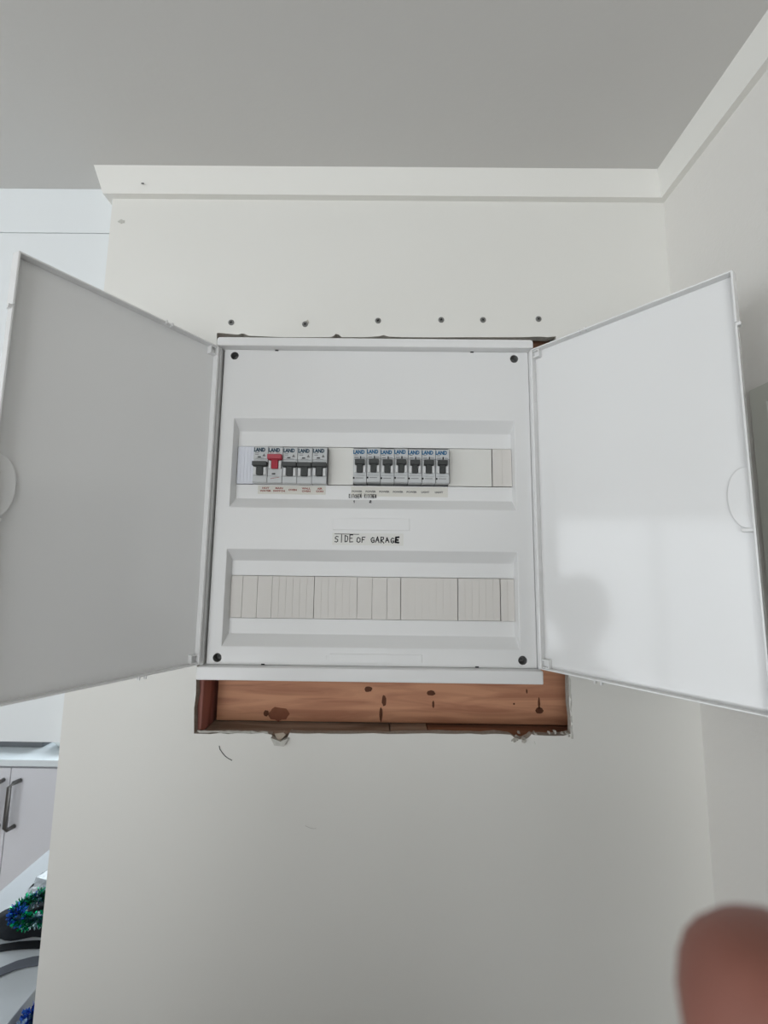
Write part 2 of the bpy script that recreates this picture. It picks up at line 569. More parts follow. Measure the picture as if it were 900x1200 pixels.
# kitchen far wall, room side wall with two windows, rear wall
kw = MB().box(-3.6, -2.75, 2.74, 2.84, 0, CEIL).box(-1.25, 0.45, 2.74, 2.84, 0, CEIL).box(-2.75, -1.25, 2.74, 2.84, 0, 1.12).box(-2.75, -1.25, 2.74, 2.84, 2.12, CEIL)
structure(kw.build('wall_kitchen', 'laminate'), 'pale kitchen wall with a window over the worktop', 'wall')
kf = MB().box(-2.75, -2.71, 2.76, 2.81, 1.12, 2.12).box(-1.29, -1.25, 2.76, 2.81, 1.12, 2.12).box(-2.71, -1.29, 2.76, 2.81, 1.12, 1.16).box(-2.71, -1.29, 2.76, 2.81, 2.08, 2.12).box(-2.02, -1.98, 2.76, 2.81, 1.16, 2.08)
structure(kf.build('window_2', 'frame'), 'white kitchen window frame over the worktop', 'window')
rw = MB().box(-3.6, -2.4, -3.1, -3.0, 0, CEIL).box(-0.1, 1.55, -3.1, -3.0, 0, CEIL).box(-2.4, -0.1, -3.1, -3.0, 2.15, CEIL).box(-2.4, -0.1, -3.1, -3.0, 0, 0.15)
structure(rw.build('wall_rear', 'wall'), 'wall with glazed doors behind the viewer', 'wall')
gd = MB()
for x0_, x1_ in ((-2.4, -2.35), (-1.30, -1.20), (-0.15, -0.1)):
    gd.box(x0_, x1_, -3.08, -3.02, 0.15, 2.15)
gd.box(-2.35, -0.15, -3.08, -3.02, 2.10, 2.15).box(-2.35, -0.15, -3.08, -3.02, 0.15, 0.21)
structure(gd.build('window_3', 'frame'), 'white frame of glazed doors behind the viewer', 'window')
structure(MB().box(WXR - 0.28, WXR + 0.10, 0.642, 2.74, 0, CEIL).build('wall_kitchen_side', 'wall'), 'kitchen side wall', 'wall')
LWX = -3.5
s = MB()
wins = ((-2.8, -0.2, 0.15, 2.35),)
s.box(LWX - 0.1, LWX, -3.0, -2.8, 0, CEIL).box(LWX - 0.1, LWX, -0.2, 2.74, 0, CEIL)
for y0, y1, z0, z1 in wins:
    s.box(LWX - 0.1, LWX, y0, y1, 0, z0).box(LWX - 0.1, LWX, y0, y1, z1, CEIL)
structure(s.build('wall_side', 'wall'), 'room side wall with a tall window', 'wall')
for k, (y0, y1, z0, z1) in enumerate(wins):
    f = MB()
    t = 0.05
    f.box(LWX - 0.08, LWX - 0.02, y0, y1, z0, z0 + t).box(LWX - 0.08, LWX - 0.02, y0, y1, z1 - t, z1)
    f.box(LWX - 0.08, LWX - 0.02, y0, y0 + t, z0 + t, z1 - t).box(LWX - 0.08, LWX - 0.02, y1 - t, y1, z0 + t, z1 - t)
    f.box(LWX - 0.07, LWX - 0.03, (y0 + y1) / 2 - 0.025, (y0 + y1) / 2 + 0.025, z0 + t, z1 - t)
    structure(f.build('window_%d' % (k + 1), 'frame'), 'white window frame in the side wall', 'window')

# ------------------------------------------------------------------ distribution board
XL, XR = -0.2172, 0.1828
ZT, ZB = 2.1505, 1.7316
BY = 0.5015            # front of the rim
EY = 0.5125            # front of the cover
RY = 0.5250            # bottom of the recesses
board_root = empty('distribution_board', ((XL + XR) / 2, WY, ZB))
tag(board_root, 'open white electrical distribution board mounted over a hole in the wall', 'electrical panel')
OFF = Vector(((XL + XR) / 2, WY, ZB))


def on_board(o):
    o.parent = board_root
    o.matrix_parent_inverse = Matrix.Translation(-OFF)
    return o


rim = MB()
cc = 0.0032
rim.prism([(XL, ZT - 0.0112), (XR, ZT - 0.0112), (XR, ZT - cc), (XR - cc * 0.3, ZT - cc * 0.3), (XR - cc, ZT), (XL + cc, ZT), (XL + cc * 0.3, ZT - cc * 0.3), (XL, ZT - cc)], 'y', BY, WY - 0.0003)
rim.box(XL, XR, BY, WY - 0.0003, ZB, ZB + 0.0150)
rim.box(XL, XL + 0.0040, BY + 0.006, WY - 0.0003, ZB + 0.0150, ZT - 0.0112)
rim.box(XR - 0.0026, XR, BY + 0.006, WY - 0.0003, ZB + 0.0150, ZT - 0.0112)
on_board(rim.build('box_rim', 'plastic', bevel=0.0016, seg=3))
can = MB()
cx0, cx1, cz0, cz1 = -0.212, 0.180, 1.7475, 2.1380
can.box(cx0, cx1, 0.567, 0.569, cz0, cz1)
can.box(cx0, cx0 + .002, EY + .016, 0.567, cz0, cz1).box(cx1 - .002, cx1, EY + .016, 0.567, cz0, cz1)
can.box(cx0, cx1, EY + .016, 0.567, cz0, cz0 + .002).box(cx0, cx1, EY + .016, 0.567, cz1 - .002, cz1)
on_board(can.build('back_box', 'plastic'))

# cover with two bevelled recesses, mounting slots and corner screw holes
REC = [dict(o=(-0.1938, 0.1597, 1.9343, 2.0482), i=(-0.1908, 0.1588, 1.9470, 2.0341), s=(-0.1908, 0.1588, 1.9650, 2.0150)),
       dict(o=(-0.1937, 0.1597, 1.7678, 1.8831), i=(-0.1908, 0.1582, 1.7808, 1.8690), s=(-0.1908, 0.1582, 1.7990, 1.8510))]
HOLES = [(-0.1978, 2.1310), (0.1618, 2.1303), (-0.1982, 1.7545), (0.1629, 1.7560)]


def rect(r):
    return [(r[0], r[2]), (r[1], r[2]), (r[1], r[3]), (r[0], r[3])]


bm = bmesh.new()
loops = [rect((-0.2110, 0.1797, 1.7468, 2.1392))] + [rect(r['o']) for r in REC]
for cx, cz in HOLES:
    loops.append([(cx + 0.0050 * math.cos(2 * math.pi * k / 20), cz + 0.0050 * math.sin(2 * math.pi * k / 20)) for k in range(20)])
rings, faces = filled_sheet(bm, loops, EY)
for ri, r in enumerate(REC):
    o_ = rings[1 + ri]
    i_ = [bm.verts.new((p[0], RY, p[1])) for p in rect(r['i'])]
    s_ = [bm.verts.new((p[0], RY, p[1])) for p in rect(r['s'])]
    sb = [bm.verts.new((p[0], RY + .004, p[1])) for p in rect(r['s'])]
    for a in range(4):
        c = (a + 1) % 4
        bm.faces.new((o_[a], o_[c], i_[c], i_[a]))
        if (i_[a].co - s_[a].co).length > 1e-6 and a in (0, 2):
            bm.faces.new((i_[a], i_[c], s_[c], s_[a]))
        bm.faces.new((s_[a], s_[c], sb[c], sb[a]))
for hi in range(4):
    rg = rings[3 + hi]
    bk = [bm.verts.new((v.co.x, EY + 0.011, v.co.z)) for v in rg]
    n = len(rg)
    for a in range(n):
        c = (a + 1) % n
        f = bm.faces.new((rg[a], rg[c], bk[c], bk[a]))
        f.smooth = True
        f.material_index = 1
    f = bm.faces.new(bk)
    f.material_index = 1
oo = rings[0]
obk = [bm.verts.new((v.co.x, EY + 0.008, v.co.z)) for v in oo]
for a in range(4):
    c = (a + 1) % 4
    bm.faces.new((oo[a], oo[c], obk[c], obk[a]))
bmesh.ops.remove_doubles(bm, verts=bm.verts, dist=1e-7)
bmesh.ops.recalc_face_normals(bm, faces=bm.faces)
cover = on_board(bm_object(bm, 'cover_plate', ['cover', 'dark_hole']))
mdb = cover.modifiers.new('bevel', 'BEVEL')
mdb.width = 0.0007
mdb.segments = 2
mdb.limit_method = 'ANGLE'
mdb.angle_limit = math.radians(25)
for cx, cz in HOLES:                       # screw sunk in each corner hole
    sc_m = MB().prism([(cx + 0.0034 * math.cos(a * math.pi / 6), cz + 0.0034 * math.sin(a * math.pi / 6)) for a in range(12)], 'y', EY + 0.0085, EY + 0.0105)
    sc_m.box(cx - .0024, cx + .0024, EY + .0083, EY + .0086, cz - .0004, cz + .0004, 1)
    o = on_board(sc_m.build('cover_screw', ['dark_hole', 'black']))
for cx, cz in ((-0.1436, 2.1384), (0.1078, 2.1386), (-0.1436, 1.7476), (0.1089, 1.7478)):
    on_board(MB().box(cx - .0021, cx + .0021, EY - .0004, EY + .0010, cz - .0007, cz + .0007).build('cover_slot', 'black'))
# moulded label pads
on_board(MB().box(-0.0650, 0.0288, EY - 0.0009, EY + 0.001, 1.9075, 1.9225).build('label_pad', 'cover', bevel=0.0008))
on_board(MB().box(-0.0650, 0.0440, EY - 0.0007, EY + 0.001, 1.7510, 1.7610).build('label_pad', 'cover', bevel=0.0006))
on_board(MB().prism([(-0.0718, 1.7535), (-0.0690, 1.7535), (-0.0690, 1.7585), (-0.0718, 1.7560)], 'y', EY - 0.0009, EY + 0.0005).build('moulded_tick', 'cover'))


# blanking strips: ribbed plastic fillers snapped into the slots
def blank(x0, x1, zz, mat, n, proud=0.0008, gap=0.0004):
    mb = MB()
    wdt = (x1 - x0) / n
    for k in range(n):
        a, c = x0 + k * wdt, x0 + (k + 1) * wdt
        mb.box(a + (0.00018 if k else 0.0), c - (0.00018 if k < n - 1 else 0.0), RY - proud, RY + 0.0035, zz[0] + gap, zz[1] - gap)
    mb.box(x0, x1, RY + 0.0004 - proud, RY + 0.0034, zz[0] + gap * 1.5, zz[1] - gap * 1.5)
    return on_board(mb.build('blanking_strip', mat))


s1, s2 = (1.9655, 2.0145), (1.7992, 1.8508)
blank(-0.1904, -0.1690, s1, 'blank_cool', 5, 0.0016)
blank(-0.0752, -0.0428, s1, 'blank_warm', 1, 0.0006)
blank(0.0782, 0.1335, s1, 'blank_warm', 1, 0.0006)
blank(0.1342, 0.1584, s1, 'blank', 2, 0.0020)
for x0, x1, n, pr in ((-0.1905, -0.1764, 1, .0008), (-0.1760, -0.1581, 1, .0008), (-0.1577, -0.1400, 1, .0008), (-0.1396, -0.0880, 6, .0011),
                      (-0.0874, -0.0349, 6, .0008), (-0.0345, -0.0165, 1, .0006), (-0.0161, 0.0018, 1, .0010), (0.0022, 0.0185, 1, .0010),
                      (0.0192, 0.0884, 8, .0016), (0.0893, 0.1408, 6, .0008), (0.1414, 0.1580, 2, .0020)):
    blank(x0, x1, s2, 'blank', n, pr)

# paper label slips and the tape label
slip1 = on_board(MB().box(-0.1632, -0.0772, RY - 0.0005, RY + 0.0001, 1.9530, 1.9640).build('label_slip', 'label'))
slip1['label'] = 'cream label slip with red print'
slip2 = on_board(MB().box(-0.0450, 0.0775, RY - 0.0005, RY + 0.0001, 1.9515, 1.9640).build('label_slip', 'label'))
slip2['label'] = 'cream label slip with grey print'
tape = on_board(MB().box(-0.0655, 0.0212, EY - 0.0005, EY + 0.0001, 1.8892, 1.9040).build('tape_label', 'label_tape'))
tape['label'] = 'white tape label handwritten SIDE OF GARAGE'


def sub(o, parent):
    """sub-part in world coordinates below a part that already hangs on the board"""
    o.parent = parent
    o.matrix_parent_inverse = Matrix.Translation(-OFF).inverted() @ Matrix.Identity(4)
    o.matrix_parent_inverse = Matrix.Identity(4)
    return o


def printed(lines, cx, zs, size, mat, parent, y, squeeze=1.0):
    for t, z in zip(lines, zs):
        me = text_mesh(t, size, mat, 'lettering', squeeze=squeeze)
        put('lettering', me, (cx, y, z), parent)


for k, lines in enumerate((('HOT', 'WATER'), ('MAIN', 'SWITCH'), ('OVEN',), ('WALL', 'OVEN'), ('AIR', 'CON'))):
    cx = -0.1535 + k * 0.0172
    zs = (1.9605, 1.9570) if len(lines) == 2 else (1.9585,)
    printed(lines, cx, zs, 0.0032, 'print_red', slip1, RY - 0.0006, 1.25)
for k, t in enumerate(('POWER', 'POWER', 'POWER', 'POWER', 'POWER', 'LIGHT', 'LIGHT')):
    cx = -0.0375 + k * 0.0173
    printed((t,), cx, (1.9575,), 0.0032, 'print_grey', slip2, RY - 0.0006, 1.15)

# handwriting drawn as marker strokes
GLYPH = {
    'S': [[(.95, .9), (.5, 1), (.1, .8), (.2, .55), (.8, .42), (.9, .18), (.5, 0), (.05, .08)]],
    'I': [[(.5, 1), (.5, 0)]],
    'D': [[(.1, 1), (.1, 0)], [(.1, 1), (.75, .85), (.92, .45), (.65, .08), (.1, 0)]],
    'E': [[(.9, 1), (.1, 1), (.1, 0), (.9, 0)], [(.1, .5), (.75, .5)]],
    'O': [[(.5, 1), (.1, .75), (.1, .25), (.5, 0), (.9, .25), (.9, .75), (.5, 1)]],
    'F': [[(.9, 1), (.15, 1), (.1, 0)], [(.1, .5), (.7, .5)]],
    'G': [[(.9, .85), (.5, 1), (.1, .6), (.15, .2), (.5, 0), (.9, .1), (.9, .45), (.55, .42)]],
    'A': [[(0, 0), (.45, 1), (.95, 0)], [(.2, .38), (.78, .38)]],
    'R': [[(.1, 0), (.1, 1), (.75, .95), (.8, .6), (.12, .5), (.9, 0)]],
    'K': [[(.1, 1), (.1, 0)], [(.85, 1), (.12, .45), (.9, 0)]],
    'T': [[(0, 1), (1, 1)], [(.5, 1), (.5, 0)]],
    'C': [[(.9, .85), (.5, 1), (.1, .6), (.15, .2), (.5, 0), (.9, .15)]],
    'H': [[(.1, 1), (.1, 0)], [(.9, 1), (.9, 0)], [(.1, .5), (.9, .5)]],
    'N': [[(.1, 0), (.1, 1), (.9, 0), (.9, 1)]],
    '1': [[(.3, .8), (.55, 1), (.55, 0)]],
    '2': [[(.1, .8), (.5, 1), (.85, .75), (.1, 0), (.95, 0)]],
}


def handwriting(txt, x0, z0, height, adv, width, y, parent, slope=0.0, bold_last=False, tilt=None):
    rng = random.Random(len(txt) * 13 + int(abs(x0) * 9999))
    mb = MB()
    x = x0
    for ci, chh in enumerate(txt):
        if chh != ' ':
            hh = height * rng.uniform(0.82, 1.05)
            dz = rng.uniform(-0.08, 0.08) * height
            for st in GLYPH[chh]:
                pts = []
                for a, c in st:
                    px = x + (a + rng.uniform(-.06, .06)) * adv * 0.72
                    pz = z0 + dz + (c + rng.uniform(-.05, .05)) * hh + slope * (x - x0)
                    yy = y if tilt is None else y - (pz - z0) * tilt
                    pts.append((px, yy, pz))
                wd = width * (1.9 if bold_last and ci == len(txt) - 1 else 1.0)
                # each straight piece as a short flat bar, so the corners stay full
                for a, c in zip(pts, pts[1:]):
                    d = Vector(c) - Vector(a)
                    if d.length < 1e-6:
                        continue
                    e = d.normalized() * wd * 0.4
                    mb.ribbon([Vector(a) - e, Vector(c) + e], wd, 0.00016, d.cross(Vector((0, 1, 0))))
        x += adv
    o = mb.build('handwriting', 'ink', parent)
    return o


handwriting('SIDE', -0.0625, 1.8925, 0.0082, 0.0060, 0.00105, EY - 0.0007, tape)
handwriting('OF', -0.0358, 1.8925, 0.0066, 0.0062, 0.00105, EY - 0.0007, tape)
handwriting('GARAGE', -0.0185, 1.8928, 0.0068, 0.0060, 0.00115, EY - 0.0007, tape, bold_last=True)
MB().ribbon([(-0.0630, EY - .0007, 1.9027), (-0.0330, EY - .0007, 1.9024)], 0.0007, 0.0002, (0, 0, 1)).build('handwriting', 'ink', tape)
handwriting('KITCHEN', -0.0476, 1.9492, 0.0050, 0.00235, 0.0006, RY - 0.0008, slip2)
handwriting('KITCHEN', -0.0278, 1.9492, 0.0050, 0.0022, 0.0006, RY - 0.0008, slip2)
handwriting('1', -0.0418, 1.9428, 0.0032, 0.0034, 0.0009, 0.5203, slip2, tilt=-0.97)
handwriting('2', -0.0215, 1.9428, 0.0032, 0.0038, 0.0009, 0.5203, slip2, tilt=-0.97)


# doors: shallow trays on side hinges
def make_door(side, hinge, ang, label):
    """door local frame: +X from hinge to free edge, -Y is the inner face side, Z up"""
    root = None
    Wd = 0.1985
    z0, z1 = 1.7488, 2.1372
    T, L, SK = 0.0016, 0.0105, 0.0016
    d = MB()
    d.box(0, Wd + (0.0006 if side < 0 else 0.0), L - SK, L, z0 - .0006, z1 + .0006)                       # skin (outer side)
    # lips with a little draft: outer skin a touch larger than the lip edge
    d.prism([(0, 0), (Wd, 0), (Wd, L - SK), (0, L - SK)], 'z', z1 - T, z1)
    d.prism([(0, 0), (Wd, 0), (Wd, L - SK), (0, L - SK)], 'z', z0, z0 + T)
    d.prism([(0, 0.0), (0.0022, 0.0), (0.0022, L - SK), (0, L - SK)], 'z', z0, z1)
    d.prism([(Wd - T, 0.0), (Wd, 0.0), (Wd + (0.0008 if side < 0 else 0.0), L - SK), (Wd - T, L - SK)], 'z', z0, z1 - 0.052)
    d.prism([(Wd - T, 0.0), (Wd, 0.0), (Wd + (0.0020 if side < 0 else 0.0012), L - SK), (Wd - T, L - SK)], 'z', z1 - 0.050, z1)
    # mirror for the right door
    uL = Vector((-math.sin(ang) if side < 0 else math.sin(ang), -math.cos(ang), 0))
    nin = Vector((math.cos(ang) if side < 0 else -math.cos(ang), -math.sin(ang), 0))  # inner normal
    mtx = Matrix(((uL.x, -nin.x, 0, hinge[0]), (uL.y, -nin.y, 0, hinge[1]), (0, 0, 1, 0), (0, 0, 0, 1)))

    def fin(mb, name, mats, parent, bevel=0.0):
        mb.v = [tuple(mtx @ Vector(p)) for p in mb.v]
        o = mb.build(name, mats, bevel=bevel)
        if parent is None:
            on_board(o)
        else:
            o.parent = parent
        return o
    door = fin(d, 'door', 'gloss', None, 0.0004)
    door['label'] = label
    # hinge blocks near top and bottom: small open frames
    for zc in (z1 - 0.0065, z0 + 0.0065):
        hb = MB()
        hb.box(0.0022, 0.0102, 0.002, L - SK, zc - 0.0048, zc - 0.0036).box(0.0022, 0.0102, 0.002, L - SK, zc + 0.0036, zc + 0.0048)
        hb.box(0.0090, 0.0102, 0.002, L - SK, zc - 0.0036, zc + 0.0036)
        hb.box(0.0022, 0.0090, 0.0062, L - SK, zc - 0.0036, zc + 0.0036)
        fin(hb, 'hinge_block', 'gloss', door)
    # clip notches on the long lips
    for zc in (z1, z0):
        cl = MB().box(0.0600, 0.0615, -0.0008, 0.004, zc - 0.0028, zc + 0.0010)
        cl.box(0.0665, 0.0680, -0.0008, 0.004, zc - 0.0028, zc + 0.0010)
        fin(cl, 'lip_clip', 'gloss', door)
    # half-moon finger pull at the free edge
    fp = MB()
    poly = []
    zc, hh, dp = 1.9290, 0.0275, 0.0165
    for k in range(17):
        a = -H + math.pi * k / 16
        poly.append((Wd - 0.0017 - dp * max(0.0, math.cos(a)) ** 0.75, zc + hh * math.sin(a)))
    n = len(poly)
    fp.prism([(p[0], p[1]) for p in poly], 'y', 0.0062, L - SK)
    # local (x, z) with y extrusion already matches prism('y')
    o = fin(fp, 'finger_pull', 'gloss', door, 0.0007)
    lt = MB().box(Wd - 0.010, Wd - 0.0005, 0.0015, 0.0070, zc - hh - 0.0025, zc - hh + 0.0006)
    fin(lt, 'latch_tab', 'plastic', door, 0.0005)
    st = MB().box(Wd - 0.001, Wd + 0.0025, 0.0005, 0.006, z1 - 0.0535, z1 - 0.0505)
    fin(st, 'latch_stop', 'gloss', door)
    return door


make_door(-1, (XL + 0.0040, BY), 0.5974, 'left door swung open, inner side in shade')
make_door(1, (XR - 0.0040, BY), 0.7332, 'right door swung open, glossy inner side catching the light')


# ------------------------------------------------------------------ circuit breakers
FY = 0.5130


def breaker_proto(kind, wd):
    """local origin: bottom centre of the front face; x across, y into the wall, z up"""
    root = empty('circuit_breaker')
    hw = wd / 2 - 0.00025
    Ht = 0.0468 if kind != 'mcb' else 0.0435
    body = MB()
    # side profile (y, z): slightly stepped face
    body.prism([(0.0012, 0.0), (0.0, 0.0012), (0.0, 0.0085), (0.0012, 0.0092), (0.0012, 0.0300), (0.0, 0.0306), (0.0, Ht - 0.0015),
                (0.0020, Ht), (0.045, Ht), (0.045, 0.0)], 'x', -hw, hw)
    body.build('body', 'breaker', root, bevel=0.0003, seg=1)
    MB().box(hw + 0.00002, hw + 0.00046, 0.0012, 0.044, 0.0005, Ht - 0.0006).build('seam', 'breaker_side', root)
    red = kind == 'main'
    up = 0.0
    tm = 'toggle_red' if red else 'toggle'
    if kind == 'mcb':
        zb, zm, zt, wb, ws = 0.0120, 0.0215, 0.0282, 0.0060, 0.0034
    elif red:
        zb, zm, zt, wb, ws = 0.0178, 0.0285, 0.0355, hw - 0.0002, 0.0041
    else:
        zb, zm, zt, wb, ws = 0.0095, 0.0200, 0.0262, hw - 0.00005, 0.0039
    # light cheeks beside the lever
    for sgn in (-1, 1):
        a, c = sorted((sgn * (ws + 0.0006), sgn * (hw - 0.0012)))
        MB().box(a, c, -0.0014, 0.0013, zb + 0.0004, zm - 0.0003).build('cheek', 'cheek', root, bevel=0.0004, seg=1)
    # T-shaped lever
    tg = MB()
    tg.prism([(-ws, zb), (ws, zb), (ws, zm), (wb, zm + 0.0006), (wb, zt), (-wb, zt), (-wb, zm + 0.0006), (-ws, zm)], 'y', -0.0026, 0.0010)
    tg.prism([(-0.0058, zt), (-0.0026, zt), (-0.0026, zm + 0.001), (-0.0052, zm + 0.001)], 'x', -wb, wb)
    t = tg.build('toggle', tm, root, bevel=0.0004, seg=1)
    # lettering
    lg = put('logo', text_mesh('LAND', 0.0066, 'logo_blue' if kind == 'mcb' else 'logo_dark', 'logo', squeeze=0.80, bold=0.00034), (-0.0016, -0.0002, Ht - 0.0052), root)
    pr = MB()
    if kind == 'mcb':
        pr.box(-0.0070, -0.0030, -.0002, 0.0002, 0.0345, 0.0352)
        pr.box(-0.0070, -0.0018, -.0002, 0.0002, 0.0312, 0.0321)
        pr.box(0.0022, 0.0066, -.0002, 0.0002, 0.0313, 0.0320)
        pr.box(-0.0070, -0.0035, 0.0008, 0.0013, 0.0290, 0.0296)
        pr.box(-0.0050, 0.0045, -.0002, 0.0002, 0.0052, 0.0059)
    else:
        pr.box(-0.0070, -0.0024, -.0002, 0.0002, 0.0378, 0.0383)
        pr.box(-0.0070, -0.0024, -.0002, 0.0002, 0.0358, 0.0364)
        if not red:
            pr.prism([(0.0022, 0.0335), (0.0062, 0.0335), (0.0042, 0.0372)], 'y', -.0002, .0002)
            pr.box(-0.0050, 0.0045, -.0002, 0.0002, 0.0310, 0.0314)
        else:
            pr.box(0.0010, 0.0055, -.0002, 0.0002, 0.0378, 0.0383)
            pr.prism([(-0.0050, 0.0052), (0.0060, 0.0072), (0.0060, 0.0077), (-0.0050, 0.0058)], 'y', -.0002, .0002)
    pm_ = pr.build('printed_marks', 'print_red' if red else 'print_grey', root)
    pm_['kind'] = 'stuff'
    if kind == 'mcb':
        MB().prism([(0.0000, 0.0300), (0.0016, 0.0300), (0.0016, 0.0328), (0.0008, 0.0336), (0.0000, 0.0328)], 'y', -.0003, .0002).build('indicator', 'black', root)
        MB().prism([(-0.0074 + 0.0012 * math.cos(a * math.pi / 4), 0.0055 + 0.0013 * math.sin(a * math.pi / 4)) for a in range(8)], 'y', -.0003, .0002).build('test_dot', 'black', root)
    else:
        zc = 0.0118 if red else 0.0327
        MB().box(-0.0036, 0.0004, -.0003, 0.0014, zc - .0007, zc + .0007).build('indicator', 'black', root)
    return root


def copy_tree(root):
    r = root.copy()
    COL.objects.link(r)
    for c in root.children:
        d = c.copy()
        COL.objects.link(d)
        d.parent = r
    return r


ORD5 = ['leftmost', 'second', 'middle', 'fourth', 'rightmost']
p_rcbo = breaker_proto('rcbo', 0.0185)
p_main = breaker_proto('main', 0.0185)
used = False
x0 = -0.1675
for k in range(5):
    cx = x0 + 0.01855 * (k + 0.5)
    if k == 1:
        o = p_main
        tag(o, 'breaker with the red lever, second in the left group of five', 'circuit breaker', 'left breakers')
    else:
        o = p_rcbo if not used else copy_tree(p_rcbo)
        used = True
        tag(o, {0: 'leftmost grey breaker, left of the one with the red lever',
                2: 'grey breaker just right of the one with the red lever',
                3: 'fourth grey breaker in the left group of five',
                4: 'rightmost grey breaker in the left group of five'}[k], 'circuit breaker', 'left breakers')
    o.location = (cx, FY, 1.9648 + (0.0006 if k in (0, 1) else 0) - 0.0003 * (k % 2))
p_mcb = breaker_proto('mcb', 0.0171)
ORD7 = ['leftmost', 'second', 'third', 'fourth', 'fifth', 'sixth', 'rightmost']
for k in range(7):
    o = p_mcb if k == 0 else copy_tree(p_mcb)
    o.location = (-0.0422 + 0.01718 * (k + 0.5), FY, 1.9672 + (0.0006 if k in (1, 3) else 0.0))
    lab = {0: 'leftmost narrow breaker in the right group of seven, above KITCHEN 1',
           1: 'second narrow breaker in the right group of seven, above KITCHEN 2',
           6: 'rightmost narrow breaker in the right group of seven'}.get(k, '%s narrow breaker from the left in the right group of seven' % ORD7[k])
    tag(o, lab, 'circuit breaker', 'right breakers')

# ------------------------------------------------------------------ screws in the wall above the board
SCREWS = [(-0.2102, 2.1846), (-0.1114, 2.1832), (-0.0140, 2.1890), (0.0703, 2.1910), (0.1260, 2.1915), (0.2000, 2.1935)]
SL = ['leftmost of the six screws in the wall above the board', 'second screw from the left above the board, its hole chipped',
      'third screw from the left in the wall above the board', 'fourth screw from the left in the wall above the board',
      'fifth screw from the left in the wall above the board', 'rightmost of the six screws, near the right door hinge']
for k, (cx, cz) in enumerate(SCREWS):
    r = empty('wall_screw', (cx, WY, cz))
    tag(r, SL[k], 'screw', 'screws above the board')
    n = 16
    hd = MB()
    hd.prism([(0.0040 * math.cos(2 * math.pi * i / n), 0.0040 * math.sin(2 * math.pi * i / n)) for i in range(n)], 'y', -0.0008, 0.0002)
    hd.build('head', 'steel', r, bevel=0.0003, seg=1)
    cr = MB().box(-.0019, .0019, -.0010, -.0006, -.0005, .0005).box(-.0005, .0005, -.0010, -.0006, -.0019, .0019)
    c = cr.build('cross_recess', 'black', r)
    c.rotation_euler = (0, random.uniform(0, 1.5), 0)
    if k == 1:
        blob('chipped_paint', 0.002, 0.002, 0.0036, 0.0034, -0.0001, 'gypsum', r, 10, 0.35, 0.0006)

# ------------------------------------------------------------------ kitchen seen past the wall end
cab = empty('base_cabinet', (-1.755, 2.4, 0))
tag(cab, 'white two-door kitchen base cabinet with dark bar handles', 'cabinet')
MB().box(-0.60, 0.60, -0.28, 0.335, 0.10, 0.888).build('body', 'cabinet', cab)
MB().box(-0.60, 0.60, -0.23, 0.335, 0.0, 0.10).build('kickboard', 'kick', cab)
for sgn in (-1, 1):
    a, c = sorted((sgn * 0.0016, sgn * 0.597))
    dr = MB().box(a, c, -0.300, -0.281, 0.105, 0.880).build('door', 'cabinet', cab, bevel=0.0015)
    hx = 0.030 * sgn
    hd = MB()
    hd.tube([(hx + 0.022 * sgn if sgn > 0 else hx, -0.301, 0.828), (hx + 0.010 * sgn if sgn > 0 else hx, -0.330, 0.828), (hx, -0.336, 0.815), (hx, -0.336, 0.640),
             (hx + 0.006 * sgn if sgn > 0 else hx, -0.330, 0.628), (hx + 0.014 * sgn if sgn > 0 else hx, -0.301, 0.628)], 0.0095, 10)
    hd.build('handle', 'handle', dr, smooth=True)
wt = MB().box(-3.45, -1.05, 2.095, 2.735, 0.8900, 0.9200).build('worktop', 'worktop', bevel=0.002)
tag(wt, 'pale kitchen worktop catching window light above the cabinet', 'worktop')
pan = empty('roasting_pan', (-1.915, 2.385, 0.9202))
tag(pan, 'grey metal pan standing on the kitchen worktop', 'pan')
pm = MB()
pm.prism([(-.19, -.15), (.19, -.15), (.19, .15), (-.19, .15)], 'z', 0, 0.004)
for a in ((-.20, .20, -.16, -.154), (-.20, .20, .154, .16), (-.20, -.194, -.154, .154), (.194, .20, -.154, .154)):
    pm.box(a[0], a[1], a[2], a[3], 0.0, 0.075)
pm.build('pan_body', 'pan', pan, bevel=0.002)
pr_ = MB().box(-.21, .21, -.17, -.152, 0.075, 0.080).box(-.21, .21, .152, .17, 0.075, 0.080).box(-.21, -.192, -.152, .152, 0.075, 0.080).box(.192, .21, -.152, .152, 0.075, 0.080)
pr_.build('pan_rim', 'pan', pan)
bowl = MB()
prof = [(0.030, 0.0), (0.052, 0.006), (0.072, 0.030), (0.080, 0.055), (0.077, 0.056), (0.068, 0.032), (0.048, 0.012), (0.0005, 0.009)]
prof = [(0.0005, 0.0)] + prof
NS = 24
for r_, z_ in prof:
    for k in range(NS):
        a = 2 * math.pi * k / NS
        bowl.v.append((r_ * math.cos(a), r_ * math.sin(a), z_))
for i in range(len(prof) - 1):
    for k in range(NS):
        l = (k + 1) % NS
        bowl.f.append((i * NS + k, i * NS + l, (i + 1) * NS + l, (i + 1) * NS + k))
        bowl.mi.append(0)
bo = bowl.build('bowl', 'ceramic', smooth=True)
bo.location = (-1.600, 2.262, 0.9203)
tag(bo, 'pale round bowl on the worktop beside the wall end', 'bowl')

# narrow bench running away from the viewer, with party clutter on it
bench = empty('narrow_bench', (-0.947, 1.2, 0))
tag(bench, 'narrow white bench with clutter, beyond the left end of the wall', 'bench')
MB().box(-0.167, 0.167, -0.50, 0.72, 0.868, 0.900).build('bench_top', 'bench', bench, bevel=0.0015)
MB().box(-0.150, 0.150, -0.48, -0.455, 0.0, 0.868).build('end_panel', 'cabinet', bench)
MB().box(-0.150, 0.150, 0.675, 0.70, 0.0, 0.868).build('end_panel', 'cabinet', bench)

